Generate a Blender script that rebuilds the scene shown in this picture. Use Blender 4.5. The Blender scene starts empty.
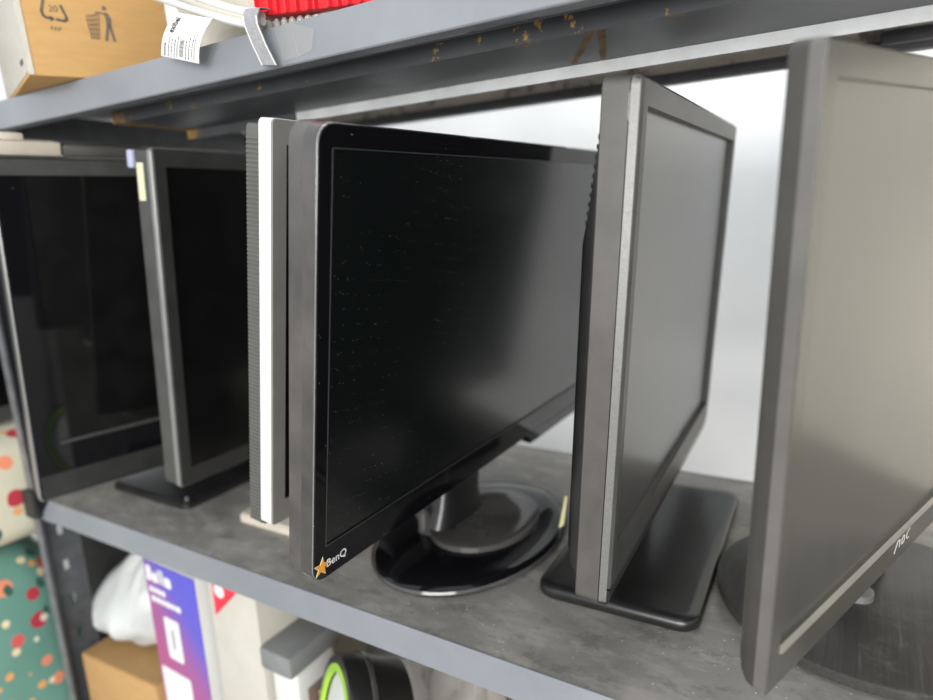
import bpy, bmesh, math, random
from mathutils import Vector, Matrix
random.seed(7)
SC = bpy.context.scene
COL = SC.collection
R = math.radians

# ------------------------------------------------------------------ materials
def new_mat(name):
    m = bpy.data.materials.new(name); m.use_nodes = True
    nt = m.node_tree
    return m, nt, nt.nodes['Principled BSDF']

def nd(nt, kind, **kw):
    n = nt.nodes.new(kind)
    for k, v in kw.items():
        if k in n.inputs: n.inputs[k].default_value = v
        else: setattr(n, k, v)
    return n

def ramp(nt, fac, stops):
    r = nt.nodes.new('ShaderNodeValToRGB')
    while len(r.color_ramp.elements) < len(stops): r.color_ramp.elements.new(0.5)
    for e, (p, c) in zip(r.color_ramp.elements, stops):
        e.position = p
        e.color = (*c, 1) if len(c) == 3 else c
    nt.links.new(fac, r.inputs['Fac'])
    return r.outputs['Color']

def coords(nt, scale=(1, 1, 1), rot=(0, 0, 0)):
    t = nt.nodes.new('ShaderNodeTexCoord')
    mp = nt.nodes.new('ShaderNodeMapping')
    mp.inputs['Scale'].default_value = scale
    mp.inputs['Rotation'].default_value = rot
    nt.links.new(t.outputs['Object'], mp.inputs['Vector'])
    return mp.outputs['Vector']

def noise(nt, vec, scale, detail=4, rough=.6):
    n = nd(nt, 'ShaderNodeTexNoise')
    n.inputs['Scale'].default_value = scale
    n.inputs['Detail'].default_value = detail
    n.inputs['Roughness'].default_value = rough
    nt.links.new(vec, n.inputs['Vector'])
    return n.outputs['Fac']

def mixc(nt, fac, a, b):
    m = nt.nodes.new('ShaderNodeMix'); m.data_type = 'RGBA'
    for sock, v in ((m.inputs[0], fac), (m.inputs[6], a), (m.inputs[7], b)):
        if hasattr(v, 'links'): nt.links.new(v, sock)
        elif isinstance(v, tuple): sock.default_value = (*v, 1) if len(v) == 3 else v
        else: sock.default_value = v
    return m.outputs[2]

def mth(nt, op, a, b=0.0, c=None):
    m = nt.nodes.new('ShaderNodeMath'); m.operation = op
    for i, v in enumerate((a, b, c)):
        if v is None: continue
        if hasattr(v, 'links'): nt.links.new(v, m.inputs[i])
        else: m.inputs[i].default_value = v
    return m.outputs[0]

def bump(nt, bsdf, h, strength=.2, dist=.001):
    b = nt.nodes.new('ShaderNodeBump')
    b.inputs['Strength'].default_value = strength
    b.inputs['Distance'].default_value = dist
    nt.links.new(h, b.inputs['Height'])
    nt.links.new(b.outputs['Normal'], bsdf.inputs['Normal'])

def plastic(name, col, rough=.45, spec=.5, var=.25, nscale=60, metal=0.0, grain=0.0, coat=0.0):
    m, nt, b = new_mat(name)
    v = coords(nt)
    f = noise(nt, v, nscale, 5)
    lo = tuple(c * (1 - var) for c in col); hi = tuple(min(1, c * (1 + var)) for c in col)
    nt.links.new(ramp(nt, f, [(.3, lo), (.7, hi)]), b.inputs['Base Color'])
    f2 = noise(nt, v, nscale * .4, 4)
    nt.links.new(mth(nt, 'MULTIPLY_ADD', f2, rough * .3, rough * .85), b.inputs['Roughness'])
    b.inputs['Specular IOR Level'].default_value = spec
    b.inputs['Metallic'].default_value = metal
    b.inputs['Coat Weight'].default_value = coat
    b.inputs['Coat Roughness'].default_value = .05
    if grain:
        bump(nt, b, noise(nt, v, 1800, 2), grain, .0004)
    return m

def dusty(name, col, rough, spec=.5, thr=.78, dust=(.35, .34, .31), scale=420, haze=.0):
    """dark glossy or matt panel with tiny dust specks"""
    m, nt, b = new_mat(name)
    v = coords(nt)
    vo = nd(nt, 'ShaderNodeTexVoronoi'); vo.inputs['Scale'].default_value = scale
    nt.links.new(v, vo.inputs['Vector'])
    speck = mth(nt, 'LESS_THAN', vo.outputs['Distance'], .12)
    patch = noise(nt, v, 14, 4)
    sp = nt.nodes.new('ShaderNodeSeparateColor'); nt.links.new(vo.outputs['Color'], sp.inputs[0])
    pick = mth(nt, 'GREATER_THAN', mth(nt, 'MULTIPLY_ADD', patch, .55, mth(nt, 'MULTIPLY', sp.outputs[0], .55)), thr)
    k = mth(nt, 'MULTIPLY', speck, pick)
    base = col
    if haze:
        hz = noise(nt, coords(nt, (1, 1, .35)), 30, 5)
        base = ramp(nt, hz, [(.4, col), (.85, tuple(c + haze for c in col))])
    nt.links.new(mixc(nt, k, base, dust), b.inputs['Base Color'])
    nt.links.new(mth(nt, 'MULTIPLY_ADD', k, .4, rough), b.inputs['Roughness'])
    b.inputs['Specular IOR Level'].default_value = spec
    return m

def paint_shelf():
    m, nt, b = new_mat('shelf_top_paint')
    v = coords(nt)
    a = noise(nt, v, 7, 8, .7)
    c = noise(nt, coords(nt, (1, 2.2, 1), (0, 0, .5)), 16, 7, .7)
    base = ramp(nt, a, [(.3, (.165, .158, .147)), (.55, (.235, .225, .207)), (.75, (.32, .30, .27))])
    dirt = ramp(nt, c, [(.47, (0, 0, 0)), (.60, (1, 1, 1))])
    col = mixc(nt, mth(nt, 'MULTIPLY', dirt, .5), base, (.42, .39, .34))
    c2 = noise(nt, coords(nt, (1, 1.6, 1), (0, 0, -.7)), 34, 6, .75)
    blot = ramp(nt, c2, [(.54, (0, 0, 0)), (.62, (1, 1, 1))])
    col = mixc(nt, mth(nt, 'MULTIPLY', blot, .5), col, (.11, .10, .09))
    fine = noise(nt, coords(nt, (1, .12, 1), (0, 0, .9)), 160, 3)
    scr = ramp(nt, fine, [(.70, (0, 0, 0)), (.76, (1, 1, 1))])
    col = mixc(nt, mth(nt, 'MULTIPLY', scr, .22), col, (.33, .32, .3))
    vo = nd(nt, 'ShaderNodeTexVoronoi'); vo.inputs['Scale'].default_value = 260
    nt.links.new(v, vo.inputs['Vector'])
    sp = nt.nodes.new('ShaderNodeSeparateColor'); nt.links.new(vo.outputs['Color'], sp.inputs[0])
    k = mth(nt, 'MULTIPLY', mth(nt, 'LESS_THAN', vo.outputs['Distance'], .17),
            mth(nt, 'GREATER_THAN', mth(nt, 'MULTIPLY_ADD', a, .5, mth(nt, 'MULTIPLY', sp.outputs[1], .6)), .80))
    col = mixc(nt, k, col, (.6, .57, .5))
    nt.links.new(col, b.inputs['Base Color'])
    nt.links.new(mth(nt, 'MULTIPLY_ADD', c, .35, .22), b.inputs['Roughness'])
    b.inputs['Specular IOR Level'].default_value = .5
    bump(nt, b, c, .12, .001)
    return m

def paint_lip():
    m, nt, b = new_mat('grey_rack_paint')
    v = coords(nt)
    a = noise(nt, v, 9, 5)
    base = ramp(nt, a, [(.3, (.155, .166, .184)), (.7, (.20, .211, .227))])
    fine = noise(nt, coords(nt, (1, 1, .1), (0, .6, 0)), 130, 2)
    scr = ramp(nt, fine, [(.73, (0, 0, 0)), (.77, (1, 1, 1))])
    col = mixc(nt, mth(nt, 'MULTIPLY', scr, .3), base, (.5, .5, .5))
    nt.links.new(col, b.inputs['Base Color'])
    b.inputs['Roughness'].default_value = .38
    return m

def paint_beam():
    """dark rack paint with rust along the front fold and two rust runs"""
    m, nt, b = new_mat('rusty_beam_paint')
    v = coords(nt)
    t = nt.nodes.new('ShaderNodeTexCoord')
    s = nt.nodes.new('ShaderNodeSeparateXYZ'); nt.links.new(t.outputs['Object'], s.inputs[0])
    X, Y = mth(nt, 'ADD', s.outputs[0], -.12), mth(nt, 'ADD', s.outputs[1], .2)
    a = noise(nt, v, 10, 5)
    base = ramp(nt, a, [(.3, (.06, .064, .07)), (.7, (.09, .095, .103))])
    n = noise(nt, v, 55, 6, .7)
    edge = mth(nt, 'SUBTRACT', 1.0, mth(nt, 'DIVIDE', mth(nt, 'ABSOLUTE', mth(nt, 'SUBTRACT', Y, .063)), .009))
    edge = mth(nt, 'MAXIMUM', edge, 0.0)
    rust = mth(nt, 'GREATER_THAN', mth(nt, 'MULTIPLY_ADD', edge, .14, n), .715)
    run = 0.0
    for x0, k in ((-.154, .55), (-.148, .33)):
        d = mth(nt, 'ABSOLUTE', mth(nt, 'SUBTRACT', mth(nt, 'MULTIPLY_ADD', Y, k, X), x0 - .0 + k * .06))
        g = mth(nt, 'LESS_THAN', mth(nt, 'MULTIPLY_ADD', n, .004, d), .0045)
        g = mth(nt, 'MULTIPLY', mth(nt, 'MULTIPLY', g, mth(nt, 'LESS_THAN', Y, .142)), mth(nt, 'GREATER_THAN', Y, .0618))
        run = g if run == 0.0 else mth(nt, 'MAXIMUM', run, g)
    far = mth(nt, 'MULTIPLY', mth(nt, 'LESS_THAN', X, -.655), mth(nt, 'GREATER_THAN', n, .45))
    k = mth(nt, 'MAXIMUM', mth(nt, 'MAXIMUM', rust, mth(nt, 'MULTIPLY', run, .8)), far)
    rc = ramp(nt, n, [(.35, (.17, .08, .025)), (.65, (.44, .27, .085))])
    nt.links.new(mixc(nt, mth(nt, 'MULTIPLY', k, .85), base, rc), b.inputs['Base Color'])
    nt.links.new(mth(nt, 'MULTIPLY_ADD', k, .4, .4), b.inputs['Roughness'])
    return m

def floral(name, ground, light):
    m, nt, b = new_mat(name)
    v = coords(nt)
    g = ramp(nt, noise(nt, v, 6, 3), [(.3, ground), (.7, light)])
    col = g
    for i, (sc, thr, pal, off) in enumerate((
            (30, .40, [(.0, (.45, .03, .05)), (.4, (.62, .10, .09)), (.7, (.75, .25, .14))], (0, 0, 0)),
            (40, .30, [(.0, (.03, .10, .08)), (.5, (.05, .16, .12)), (.8, (.12, .07, .2))], (3.3, 1.2, .4)),
            (46, .30, [(.0, (.7, .35, .12)), (.5, (.75, .62, .4)), (.8, (.7, .66, .5))], (7.1, 2.2, 5.4)))):
        t = nt.nodes.new('ShaderNodeTexCoord'); mp = nt.nodes.new('ShaderNodeMapping')
        mp.inputs['Location'].default_value = off
        mp.inputs['Scale'].default_value = (1, 1, 1 if i != 1 else .6)
        mp.inputs['Rotation'].default_value = (0, .6 * i, .4 * i)
        nt.links.new(t.outputs['Object'], mp.inputs['Vector'])
        vo = nd(nt, 'ShaderNodeTexVoronoi'); vo.inputs['Scale'].default_value = sc
        vo.inputs['Randomness'].default_value = .85
        nt.links.new(mp.outputs['Vector'], vo.inputs['Vector'])
        sp = nt.nodes.new('ShaderNodeSeparateColor'); nt.links.new(vo.outputs['Color'], sp.inputs[0])
        wob = noise(nt, mp.outputs['Vector'], 60, 2)
        k = mth(nt, 'LESS_THAN', mth(nt, 'MULTIPLY_ADD', wob, .12, vo.outputs['Distance']), thr)
        k = mth(nt, 'MULTIPLY', k, mth(nt, 'GREATER_THAN', sp.outputs[1], .42))
        r = nt.nodes.new('ShaderNodeValToRGB'); r.color_ramp.interpolation = 'CONSTANT'
        r.color_ramp.elements.new(.5)
        for e, (p, c) in zip(r.color_ramp.elements, pal): e.position = p; e.color = (*c, 1)
        nt.links.new(sp.outputs[0], r.inputs['Fac'])
        col = mixc(nt, k, col, r.outputs['Color'])
    nt.links.new(col, b.inputs['Base Color'])
    b.inputs['Roughness'].default_value = .85
    bump(nt, b, noise(nt, v, 600, 2), .3, .0008)
    return m

def cardboard(name, col):
    m, nt, b = new_mat(name)
    v = coords(nt, (1, 1, 6))
    f = noise(nt, v, 40, 5)
    lo = tuple(c * .88 for c in col)
    nt.links.new(ramp(nt, f, [(.3, lo), (.7, col)]), b.inputs['Base Color'])
    b.inputs['Roughness'].default_value = .75
    b.inputs['Specular IOR Level'].default_value = .25
    return m

def sheet_plastic(name, col, trans, rough=.2):
    m, nt, b = new_mat(name)
    b.inputs['Base Color'].default_value = (*col, 1)
    b.inputs['Roughness'].default_value = rough
    out = nt.nodes['Material Output']
    tr = nt.nodes.new('ShaderNodeBsdfTransparent')
    mx = nt.nodes.new('ShaderNodeMixShader'); mx.inputs[0].default_value = trans
    nt.links.new(b.outputs[0], mx.inputs[1]); nt.links.new(tr.outputs[0], mx.inputs[2])
    nt.links.new(mx.outputs[0], out.inputs['Surface'])
    v = coords(nt)
    bump(nt, b, noise(nt, v, 70, 3), .5, .003)
    return m

def brushed(name, col, ang):
    m, nt, b = new_mat(name)
    f = noise(nt, coords(nt, (1, .04, 1), (0, 0, ang)), 420, 4)
    g = noise(nt, coords(nt), 20, 6, .7)
    base = ramp(nt, f, [(.35, tuple(c * .7 for c in col)), (.62, col), (.78, tuple(c * 1.9 for c in col))])
    dust = ramp(nt, g, [(.55, (0, 0, 0)), (.75, (1, 1, 1))])
    nt.links.new(mixc(nt, mth(nt, 'MULTIPLY', dust, .3), base, (.2, .19, .17)), b.inputs['Base Color'])
    nt.links.new(mth(nt, 'MULTIPLY_ADD', g, .3, .28), b.inputs['Roughness'])
    bump(nt, b, f, .15, .0005)
    return m

def wall_mat():
    m, nt, b = new_mat('white_wall_paint')
    v = coords(nt)
    f = noise(nt, v, 4, 6)
    white = ramp(nt, f, [(.3, (.78, .79, .79)), (.7, (.86, .87, .87))])
    t = nt.nodes.new('ShaderNodeTexCoord'); s = nt.nodes.new('ShaderNodeSeparateXYZ'); nt.links.new(t.outputs['Object'], s.inputs[0])
    k = mth(nt, 'MULTIPLY_ADD', s.outputs[0], 4.0, mth(nt, 'MULTIPLY_ADD', f, .6, -.2))   # the right half is painted cream
    mr = nt.nodes.new('ShaderNodeClamp'); nt.links.new(k, mr.inputs[0])
    nt.links.new(mixc(nt, mr.outputs[0], white, (.86, .80, .68)), b.inputs['Base Color'])
    b.inputs['Roughness'].default_value = .6
    bump(nt, b, noise(nt, v, 60, 4), .1, .002)
    return m

def dusty_rail():
    m, nt, b = new_mat('dusty_rail')
    v = coords(nt)
    f = noise(nt, v, 30, 6, .7)
    nt.links.new(ramp(nt, f, [(.36, (.18, .155, .13)), (.45, (.50, .43, .37)), (.7, (.60, .53, .46))]), b.inputs['Base Color'])
    b.inputs['Roughness'].default_value = .8
    return m

M = dict(
    shelf_top=paint_shelf(), lip=paint_lip(), beam=paint_beam(), wall=wall_mat(), rail=dusty_rail(),
    dark_rail=plastic('dark_rail_paint', (.075, .079, .084), .5),
    grey_side=plastic('warm_grey_plastic', (.062, .058, .053), .42, .5, .18, 40, grain=.15),
    silver_bevel=plastic('grey_textured_bevel', (.155, .155, .15), .42, .5, .2, 900, metal=.35),
    bezel_matte=plastic('charcoal_bezel', (.048, .048, .046), .4, .5, .2, 50, grain=.2),
    black=plastic('black_plastic', (.012, .012, .012), .3, .5, .2, 60),
    black_matte=plastic('black_matt_plastic', (.02, .02, .019), .5, .5, .3, 40),
    gloss_black=dusty('gloss_black_plastic', (.004, .004, .005), .06, .35, .84),
    gloss_dark=plastic('gloss_dark_side', (.05, .047, .045), .13, .6, .4, 18),
    chrome_glint=plastic('bright_edge', (.32, .32, .32), .22, .5, .1, 40, metal=.8),
    benq_side=plastic('scuffed_dark_side', (.055, .051, .048), .45, .5, .35, 26, grain=.25),
    screen=dusty('matt_screen', (.003, .004, .004), .22, .9, .76, dust=(.30, .29, .26), scale=640),
    screen_hp=dusty('matt_screen_smeared', (.02, .02, .02), .25, .9, .9, haze=.02),
    screen_aoc=dusty('matt_screen_pale', (.05, .049, .042), .22, 1.0, .88, haze=.015),
    screen_dark=plastic('dark_screen', (.004, .004, .004), .2, .3, .3, 30),
    screen_gloss=plastic('glossy_screen', (.005, .005, .005), .05, .5, .3, 30),
    aoc_side=plastic('dark_taupe_side', (.035, .033, .029), .4, .5, .15, 40, grain=.15),
    aoc_bevel=plastic('taupe_bevel', (.095, .09, .084), .38, .5, .12, 40, grain=.1),
    aoc_bezel=plastic('taupe_bezel', (.056, .054, .046), .24, .9, .12, 40, grain=.15),
    silver=plastic('satin_silver', (.62, .62, .60), .38, .5, .04, 40, metal=.15),
    pale_grey=plastic('warm_light_grey', (.17, .163, .147), .45, .5, .08, 40),
    ribbed=plastic('ribbed_grey', (.075, .075, .069), .5, .5, .1, 40),
    edge_silver=plastic('thin_silver_edge', (.22, .22, .215), .35, .5, .08, 40, metal=.4),
    beige=plastic('beige_plastic', (.46, .41, .34), .6, .3, .1, 30),
    pale_sticker=plastic('pale_yellow_sticker', (.55, .55, .37), .6, .3, .03, 30),
    bluish=plastic('bluish_clip', (.35, .36, .48), .5, .3, .05, 30),
    white_print=plastic('white_print', (.58, .58, .58), .5, .3, .02, 30),
    orange_star=plastic('orange_star', (.62, .26, .02), .45, .4, .2, 300),
    brushed=brushed('brushed_black', (.045, .043, .040), -.55),
    card=cardboard('cardboard', (.45, .27, .105)),
    card_dark=cardboard('cardboard_brown', (.40, .24, .10)),
    ink=plastic('grey_ink', (.12, .10, .08), .8, .2, .2, 60),
    black_ink=plastic('black_ink', (.03, .03, .03), .8, .2, .1, 60),
    white_plastic=plastic('white_plastic', (.52, .52, .50), .45, .5, .05, 30),
    cream=plastic('cream_plastic', (.42, .40, .35), .5, .4, .06, 30),
    paper=plastic('white_paper', (.62, .62, .61), .7, .2, .02, 30),
    red=plastic('red_plastic', (.52, .012, .018), .3, .5, .15, 25),
    red_print=plastic('red_print', (.62, .03, .05), .5, .3, .05, 25),
    strap=plastic('grey_strap', (.24, .24, .25), .55, .4, .25, 700),
    bag=plastic('white_bag', (.46, .47, .46), .35, .5, .05, 20),
    wrap=sheet_plastic('clear_wrap', (.52, .49, .42), .12, .3),
    clear=sheet_plastic('clear_blister', (.42, .41, .38), .5, .08),
    tape=sheet_plastic('clear_tape', (.45, .44, .41), .78, .15),
    slate=plastic('slate_grey_lid', (.16, .165, .165), .4, .5, .1, 30),
    window=plastic('mauve_window', (.16, .13, .14), .2, .5, .1, 30),
    lime=plastic('lime_ring', (.28, .48, .04), .4, .4, .05, 30),
    yellow=plastic('amber_yellow', (.75, .42, .05), .5, .4, .1, 30),
    pale_yellow=plastic('pale_yellow_tie', (.70, .68, .38), .5, .4, .1, 30),
    teal=floral('teal_floral_cloth', (.10, .24, .19), (.15, .31, .25)),
    cream_floral=floral('cream_floral_cloth', (.50, .46, .32), (.58, .55, .43)),
    lit_flange=plastic('pale_lit_flange', (.62, .64, .65), .45, .5, .12, 30),
    outline=plastic('faint_outline', (.028, .028, .028), .4, .5, .1, 60),
    ledge_lit=plastic('taupe_ledge_lit', (.19, .183, .16), .35, .5, .1, 40),
    post=plastic('worn_upright_paint', (.13, .13, .135), .45, .5, .3, 60),
    concrete=plastic('concrete', (.30, .29, .27), .8, .3, .2, 8),
)

def purple_mat():
    m, nt, b = new_mat('violet_printed_card')
    t = nt.nodes.new('ShaderNodeTexCoord')
    s = nt.nodes.new('ShaderNodeSeparateXYZ'); nt.links.new(t.outputs['Object'], s.inputs[0])
    f = mth(nt, 'MULTIPLY_ADD', s.outputs[2], 3.3, mth(nt, 'MULTIPLY', s.outputs[0], 4.2))
    f = mth(nt, 'ADD', f, -.42)
    nt.links.new(ramp(nt, f, [(.0, (.33, .07, .19)), (.22, (.26, .08, .24)), (.45, (.10, .08, .42)), (.9, (.07, .07, .48))]), b.inputs['Base Color'])
    b.inputs['Roughness'].default_value = .35
    return m
M['purple'] = purple_mat()

# ------------------------------------------------------------------ mesh builder
class MB:
    def __init__(self): self.v = []; self.f = []
    def add(self, pts, faces):
        o = len(self.v)
        self.v += [Vector(p) for p in pts]
        self.f += [tuple(i + o for i in f) for f in faces]
    def loft(self, rings, cap0=True, cap1=True):
        n = len(rings[0]); pts = [p for r in rings for p in r]; fs = []
        for k in range(len(rings) - 1):
            for i in range(n):
                j = (i + 1) % n
                fs.append((k * n + i, k * n + j, (k + 1) * n + j, (k + 1) * n + i))
        if cap0: fs.append(tuple(range(n)))
        if cap1: fs.append(tuple((len(rings) - 1) * n + i for i in range(n)))
        self.add(pts, fs)
    def box(self, lo, hi, F=None):
        x0, y0, z0 = lo; x1, y1, z1 = hi
        p = [(x0, y0, z0), (x1, y0, z0), (x1, y1, z0), (x0, y1, z0), (x0, y0, z1), (x1, y0, z1), (x1, y1, z1), (x0, y1, z1)]
        if F: p = [F(*q) for q in p]
        self.add(p, [(0, 3, 2, 1), (4, 5, 6, 7), (0, 1, 5, 4), (1, 2, 6, 5), (2, 3, 7, 6), (3, 0, 4, 7)])
    def prism(self, poly, d, F):
        """poly in a 2-d frame; F(a,b,c) maps to 3-d with c the thickness direction"""
        self.loft([[F(a, b, 0) for a, b in poly], [F(a, b, d) for a, b in poly]])
    def tube(self, pts, r, seg=10):
        pts = [Vector(p) for p in pts]; rings = []
        for i, p in enumerate(pts):
            d = (pts[min(i + 1, len(pts) - 1)] - pts[max(i - 1, 0)]).normalized()
            a = d.cross(Vector((0, 0, 1)));
            if a.length < .1: a = d.cross(Vector((0, 1, 0)))
            a.normalize(); b = d.cross(a)
            rr = r[i] if isinstance(r, (list, tuple)) else r
            rings.append([p + a * rr * math.cos(t * 2 * math.pi / seg) + b * rr * math.sin(t * 2 * math.pi / seg) for t in range(seg)])
        self.loft(rings)
    def build(self, name, mat, parent=None, bevel=0, bseg=2, smooth=35, loc=None):
        me = bpy.data.meshes.new(name)
        off = Vector(parent_loc(parent)) if parent is not None else Vector(loc or (0, 0, 0))
        me.from_pydata([p - off for p in self.v], [], self.f)
        bm = bmesh.new(); bm.from_mesh(me)
        bmesh.ops.recalc_face_normals(bm, faces=bm.faces)
        if bevel:
            es = [e for e in bm.edges if len(e.link_faces) == 2 and e.calc_face_angle(0) > R(30)]
            bmesh.ops.bevel(bm, geom=es, offset=bevel, segments=bseg, profile=.5, affect='EDGES')
        bm.to_mesh(me); bm.free()
        me.materials.append(mat)
        o = bpy.data.objects.new(name, me); COL.objects.link(o)
        if smooth:
            me.shade_smooth(); me.set_sharp_from_angle(angle=R(smooth))
        if parent is not None: o.parent = parent
        else: o.location = off
        return o

def parent_loc(p):
    v = Vector((0, 0, 0))
    while p is not None:
        v += p.location; p = p.parent
    return v

def thing(name, label, cat, loc, group=None):
    o = bpy.data.objects.new(name, None); COL.objects.link(o)
    o.empty_display_size = .02
    o.location = loc
    tag(o, label, cat, group)
    return o
def tag(o, label, cat, group=None):
    o['label'] = label; o['category'] = cat
    if group: o['group'] = group
    return o

def text_mesh(body, size, F, depth, align='LEFT', shear=0.0, bold=0.0):
    """letters as a flat raised mesh; F maps (a, b, c) to 3-d"""
    cu = bpy.data.curves.new('letters', 'FONT'); cu.body = body; cu.size = size
    cu.align_x = align; cu.shear = shear; cu.offset = bold; cu.resolution_u = 4
    ob = bpy.data.objects.new('letters', cu); COL.objects.link(ob)
    bpy.context.view_layer.update()
    dg = bpy.context.evaluated_depsgraph_get()
    me = bpy.data.meshes.new_from_object(ob.evaluated_get(dg))
    mb = MB()
    mb.add([F(v.co.x, v.co.y, depth) for v in me.vertices], [tuple(p.vertices) for p in me.polygons])
    bpy.data.objects.remove(ob); bpy.data.curves.remove(cu); bpy.data.meshes.remove(me)
    return mb

def rr(h0, h1, v0, v1, r, seg=5):
    """rounded rectangle outline, r a number or four corner radii (low-left, low-right, up-right, up-left)"""
    rs = r if isinstance(r, (list, tuple)) else (r,) * 4
    out = []
    for (cx, cy, a0, q) in ((h0 + rs[0], v0 + rs[0], 180, rs[0]), (h1 - rs[1], v0 + rs[1], 270, rs[1]),
                            (h1 - rs[2], v1 - rs[2], 0, rs[2]), (h0 + rs[3], v1 - rs[3], 90, rs[3])):
        for k in range(seg + 1):
            a = R(a0 + 90 * k / seg)
            out.append((cx + q * math.cos(a), cy + q * math.sin(a)))
    return out

# ------------------------------------------------------------------ monitors
class Frame:
    """near lower corner of a screen front; h runs along the width, v up the panel, n out of the screen"""
    def __init__(self, P, H, V):
        self.P = Vector(P); self.H = Vector(H).normalized()
        V = Vector(V); self.V = (V - self.H * V.dot(self.H)).normalized()
        self.N = self.H.cross(self.V).normalized()
    def __call__(self, n, h, v): return self.P + self.N * n + self.H * h + self.V * v
    def ring(self, n, h0, h1, v0, v1, r): return [self(n, a, b) for a, b in rr(h0, h1, v0, v1, r)]

def loft_part(F, specs, name, mat, parent, cap0=True, cap1=True, smooth=35):
    mb = MB(); mb.loft([F.ring(*s) for s in specs], cap0, cap1)
    return mb.build(name, mat, parent, smooth=smooth)

def bezel(F, parent, mat, n_back, n_front, outer, inner, r_out, recess, ch=.0008, name='bezel'):
    """picture-frame ring: outer wall, chamfer, face, inner wall"""
    h0, h1, v0, v1 = outer; a0, a1, b0, b1 = inner
    rs = max(r_out - ch, .0004)
    mb = MB()
    mb.loft([F.ring(n_back, h0, h1, v0, v1, r_out), F.ring(n_front - ch, h0, h1, v0, v1, r_out),
             F.ring(n_front, h0 + ch, h1 - ch, v0 + ch, v1 - ch, rs),
             F.ring(n_front, a0, a1, b0, b1, .0008), F.ring(n_front - recess, a0, a1, b0, b1, .0008),
             F.ring(n_back, a0, a1, b0, b1, .0008)], False, False)
    n = len(F.ring(0, 0, 1, 0, 1, .1))
    mb.f += [(i, (i + 1) % n, 5 * n + (i + 1) % n, 5 * n + i) for i in range(n)]
    return mb.build(name, mat, parent, smooth=30)

def screen(F, parent, mat, inner, recess, back):
    a0, a1, b0, b1 = inner; e = .0006
    mb = MB()
    mb.loft([F.ring(back, a0 - e, a1 + e, b0 - e, b1 + e, .0005), F.ring(-recess, a0 - e, a1 + e, b0 - e, b1 + e, .0005)])
    return mb.build('screen', mat, parent, smooth=20)

def neck(F, parent, mat, base_xy, z0, h, v0, v1, w=.05, d=.02, nback=-.03):
    """stand column from the base up behind the panel"""
    top = F(nback, h, v1); low = F(nback, h, v0)
    b = Vector((base_xy[0], base_xy[1], z0))
    mb = MB(); rings = []
    yv = F.H.copy(); yv.z = 0; yv.normalize(); xv = Vector((yv.y, -yv.x, 0))
    for c, s in ((b, 1.5), (b.lerp(low, .25) + Vector((0, 0, .0)), 1.15), (b.lerp(low, .9), 1.0), (low, 1.0), (top, .9)):
        rings.append([c + xv * (p * d) * s + yv * (q * w) * s for p, q in rr(-.5, .5, -.5, .5, .3)])
    mb.loft(rings)
    return mb.build('stand_neck', mat, parent)

def disc(cx, cy, rx, ry, yaw, z, n=64):
    c, s = math.cos(yaw), math.sin(yaw)
    return [Vector((cx + rx * math.cos(t) * c - ry * math.sin(t) * s, cy + rx * math.cos(t) * s + ry * math.sin(t) * c, z))
            for t in (2 * math.pi * k / n for k in range(n))]
def slab(cx, cy, wx, wy, yaw, r, z, inset=0, seg=8):
    c, s = math.cos(yaw), math.sin(yaw)
    return [Vector((cx + a * c - b * s, cy + a * s + b * c, z)) for a, b in
            rr(-wx / 2 + inset, wx / 2 - inset, -wy / 2 + inset, wy / 2 - inset, max(r - inset, .001), seg)]

# ---- monitor with the star sticker -------------------------------------------------
t = thing('computer_monitor', 'glossy black monitor with an orange star sticker at its lower corner', 'monitor', (-.32, .155, 0), 'monitors on the shelf')
F = Frame((-.3033, -.0807, .0768), (.0255, .9996, .012), (.1597, -.016, .987))
W, Hh = .50, .3001
loft_part(F, [(-.0236, .0015, W - .0015, .0015, Hh - .0015, .011), (-.0226, 0, W, 0, Hh, .012), (-.0113, 0, W, 0, Hh, .012)], 'side_frame', M['benq_side'], t, False, True)
inner = (.0118, W - .0118, .0262, Hh - .0142)
bz = bezel(F, t, M['gloss_black'], -.0012, 0, (.0006, W - .0006, .0006, Hh - .0006), inner, .0115, .0014, .0006)
loft_part(F, [(-.0113, 0, W, 0, Hh, .012), (-.0022, 0, W, 0, Hh, .012), (-.0018, .0004, W - .0004, .0004, Hh - .0004, .0117)], 'gloss_rim', M['gloss_dark'], t, False, True)
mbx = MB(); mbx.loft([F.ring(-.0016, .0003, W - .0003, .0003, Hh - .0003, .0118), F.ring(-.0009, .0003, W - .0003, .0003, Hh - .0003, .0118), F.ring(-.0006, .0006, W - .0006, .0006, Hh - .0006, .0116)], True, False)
e = mbx.build('edge_line', M['chrome_glint'], t); e['label'] = 'thin pale line standing in for the highlight on the bevel edge'  # bevel highlight modelled as a pale ring, not a separate trim
screen(F, t, M['screen'], inner, .0010, -.008)
a0, a1, b0, b1 = inner
mb = MB(); mb.loft([F.ring(-.0006, a0 - .0005, a1 + .0005, b0 - .0005, b1 + .0005, .001), F.ring(.0003, a0 - .0004, a1 + .0004, b0 - .0004, b1 + .0004, .001), F.ring(.0003, a0 + .0003, a1 - .0003, b0 + .0003, b1 - .0003, .001), F.ring(-.0006, a0 + .0003, a1 - .0003, b0 + .0003, b1 - .0003, .001)], False, False); mb.build('screen_outline', M['outline'], bz)
mb = MB(); mb.loft([F.ring(-.010, .325, .472, -.012, .004, .004), F.ring(-.001, .325, .472, -.012, .004, .004), F.ring(0, .3256, .4714, -.0114, .004, .004)]); mb.build('button_bar', M['gloss_black'], t)
loft_part(F, [(-.0225, .004, W - .004, .004, Hh - .004, .01), (-.0285, .012, W - .012, .012, Hh - .012, .012), (-.044, .07, W - .07, .05, Hh - .06, .03), (-.058, .12, W - .12, .07, Hh - .09, .03)], 'back_cover', M['black_matte'], t)
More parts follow.
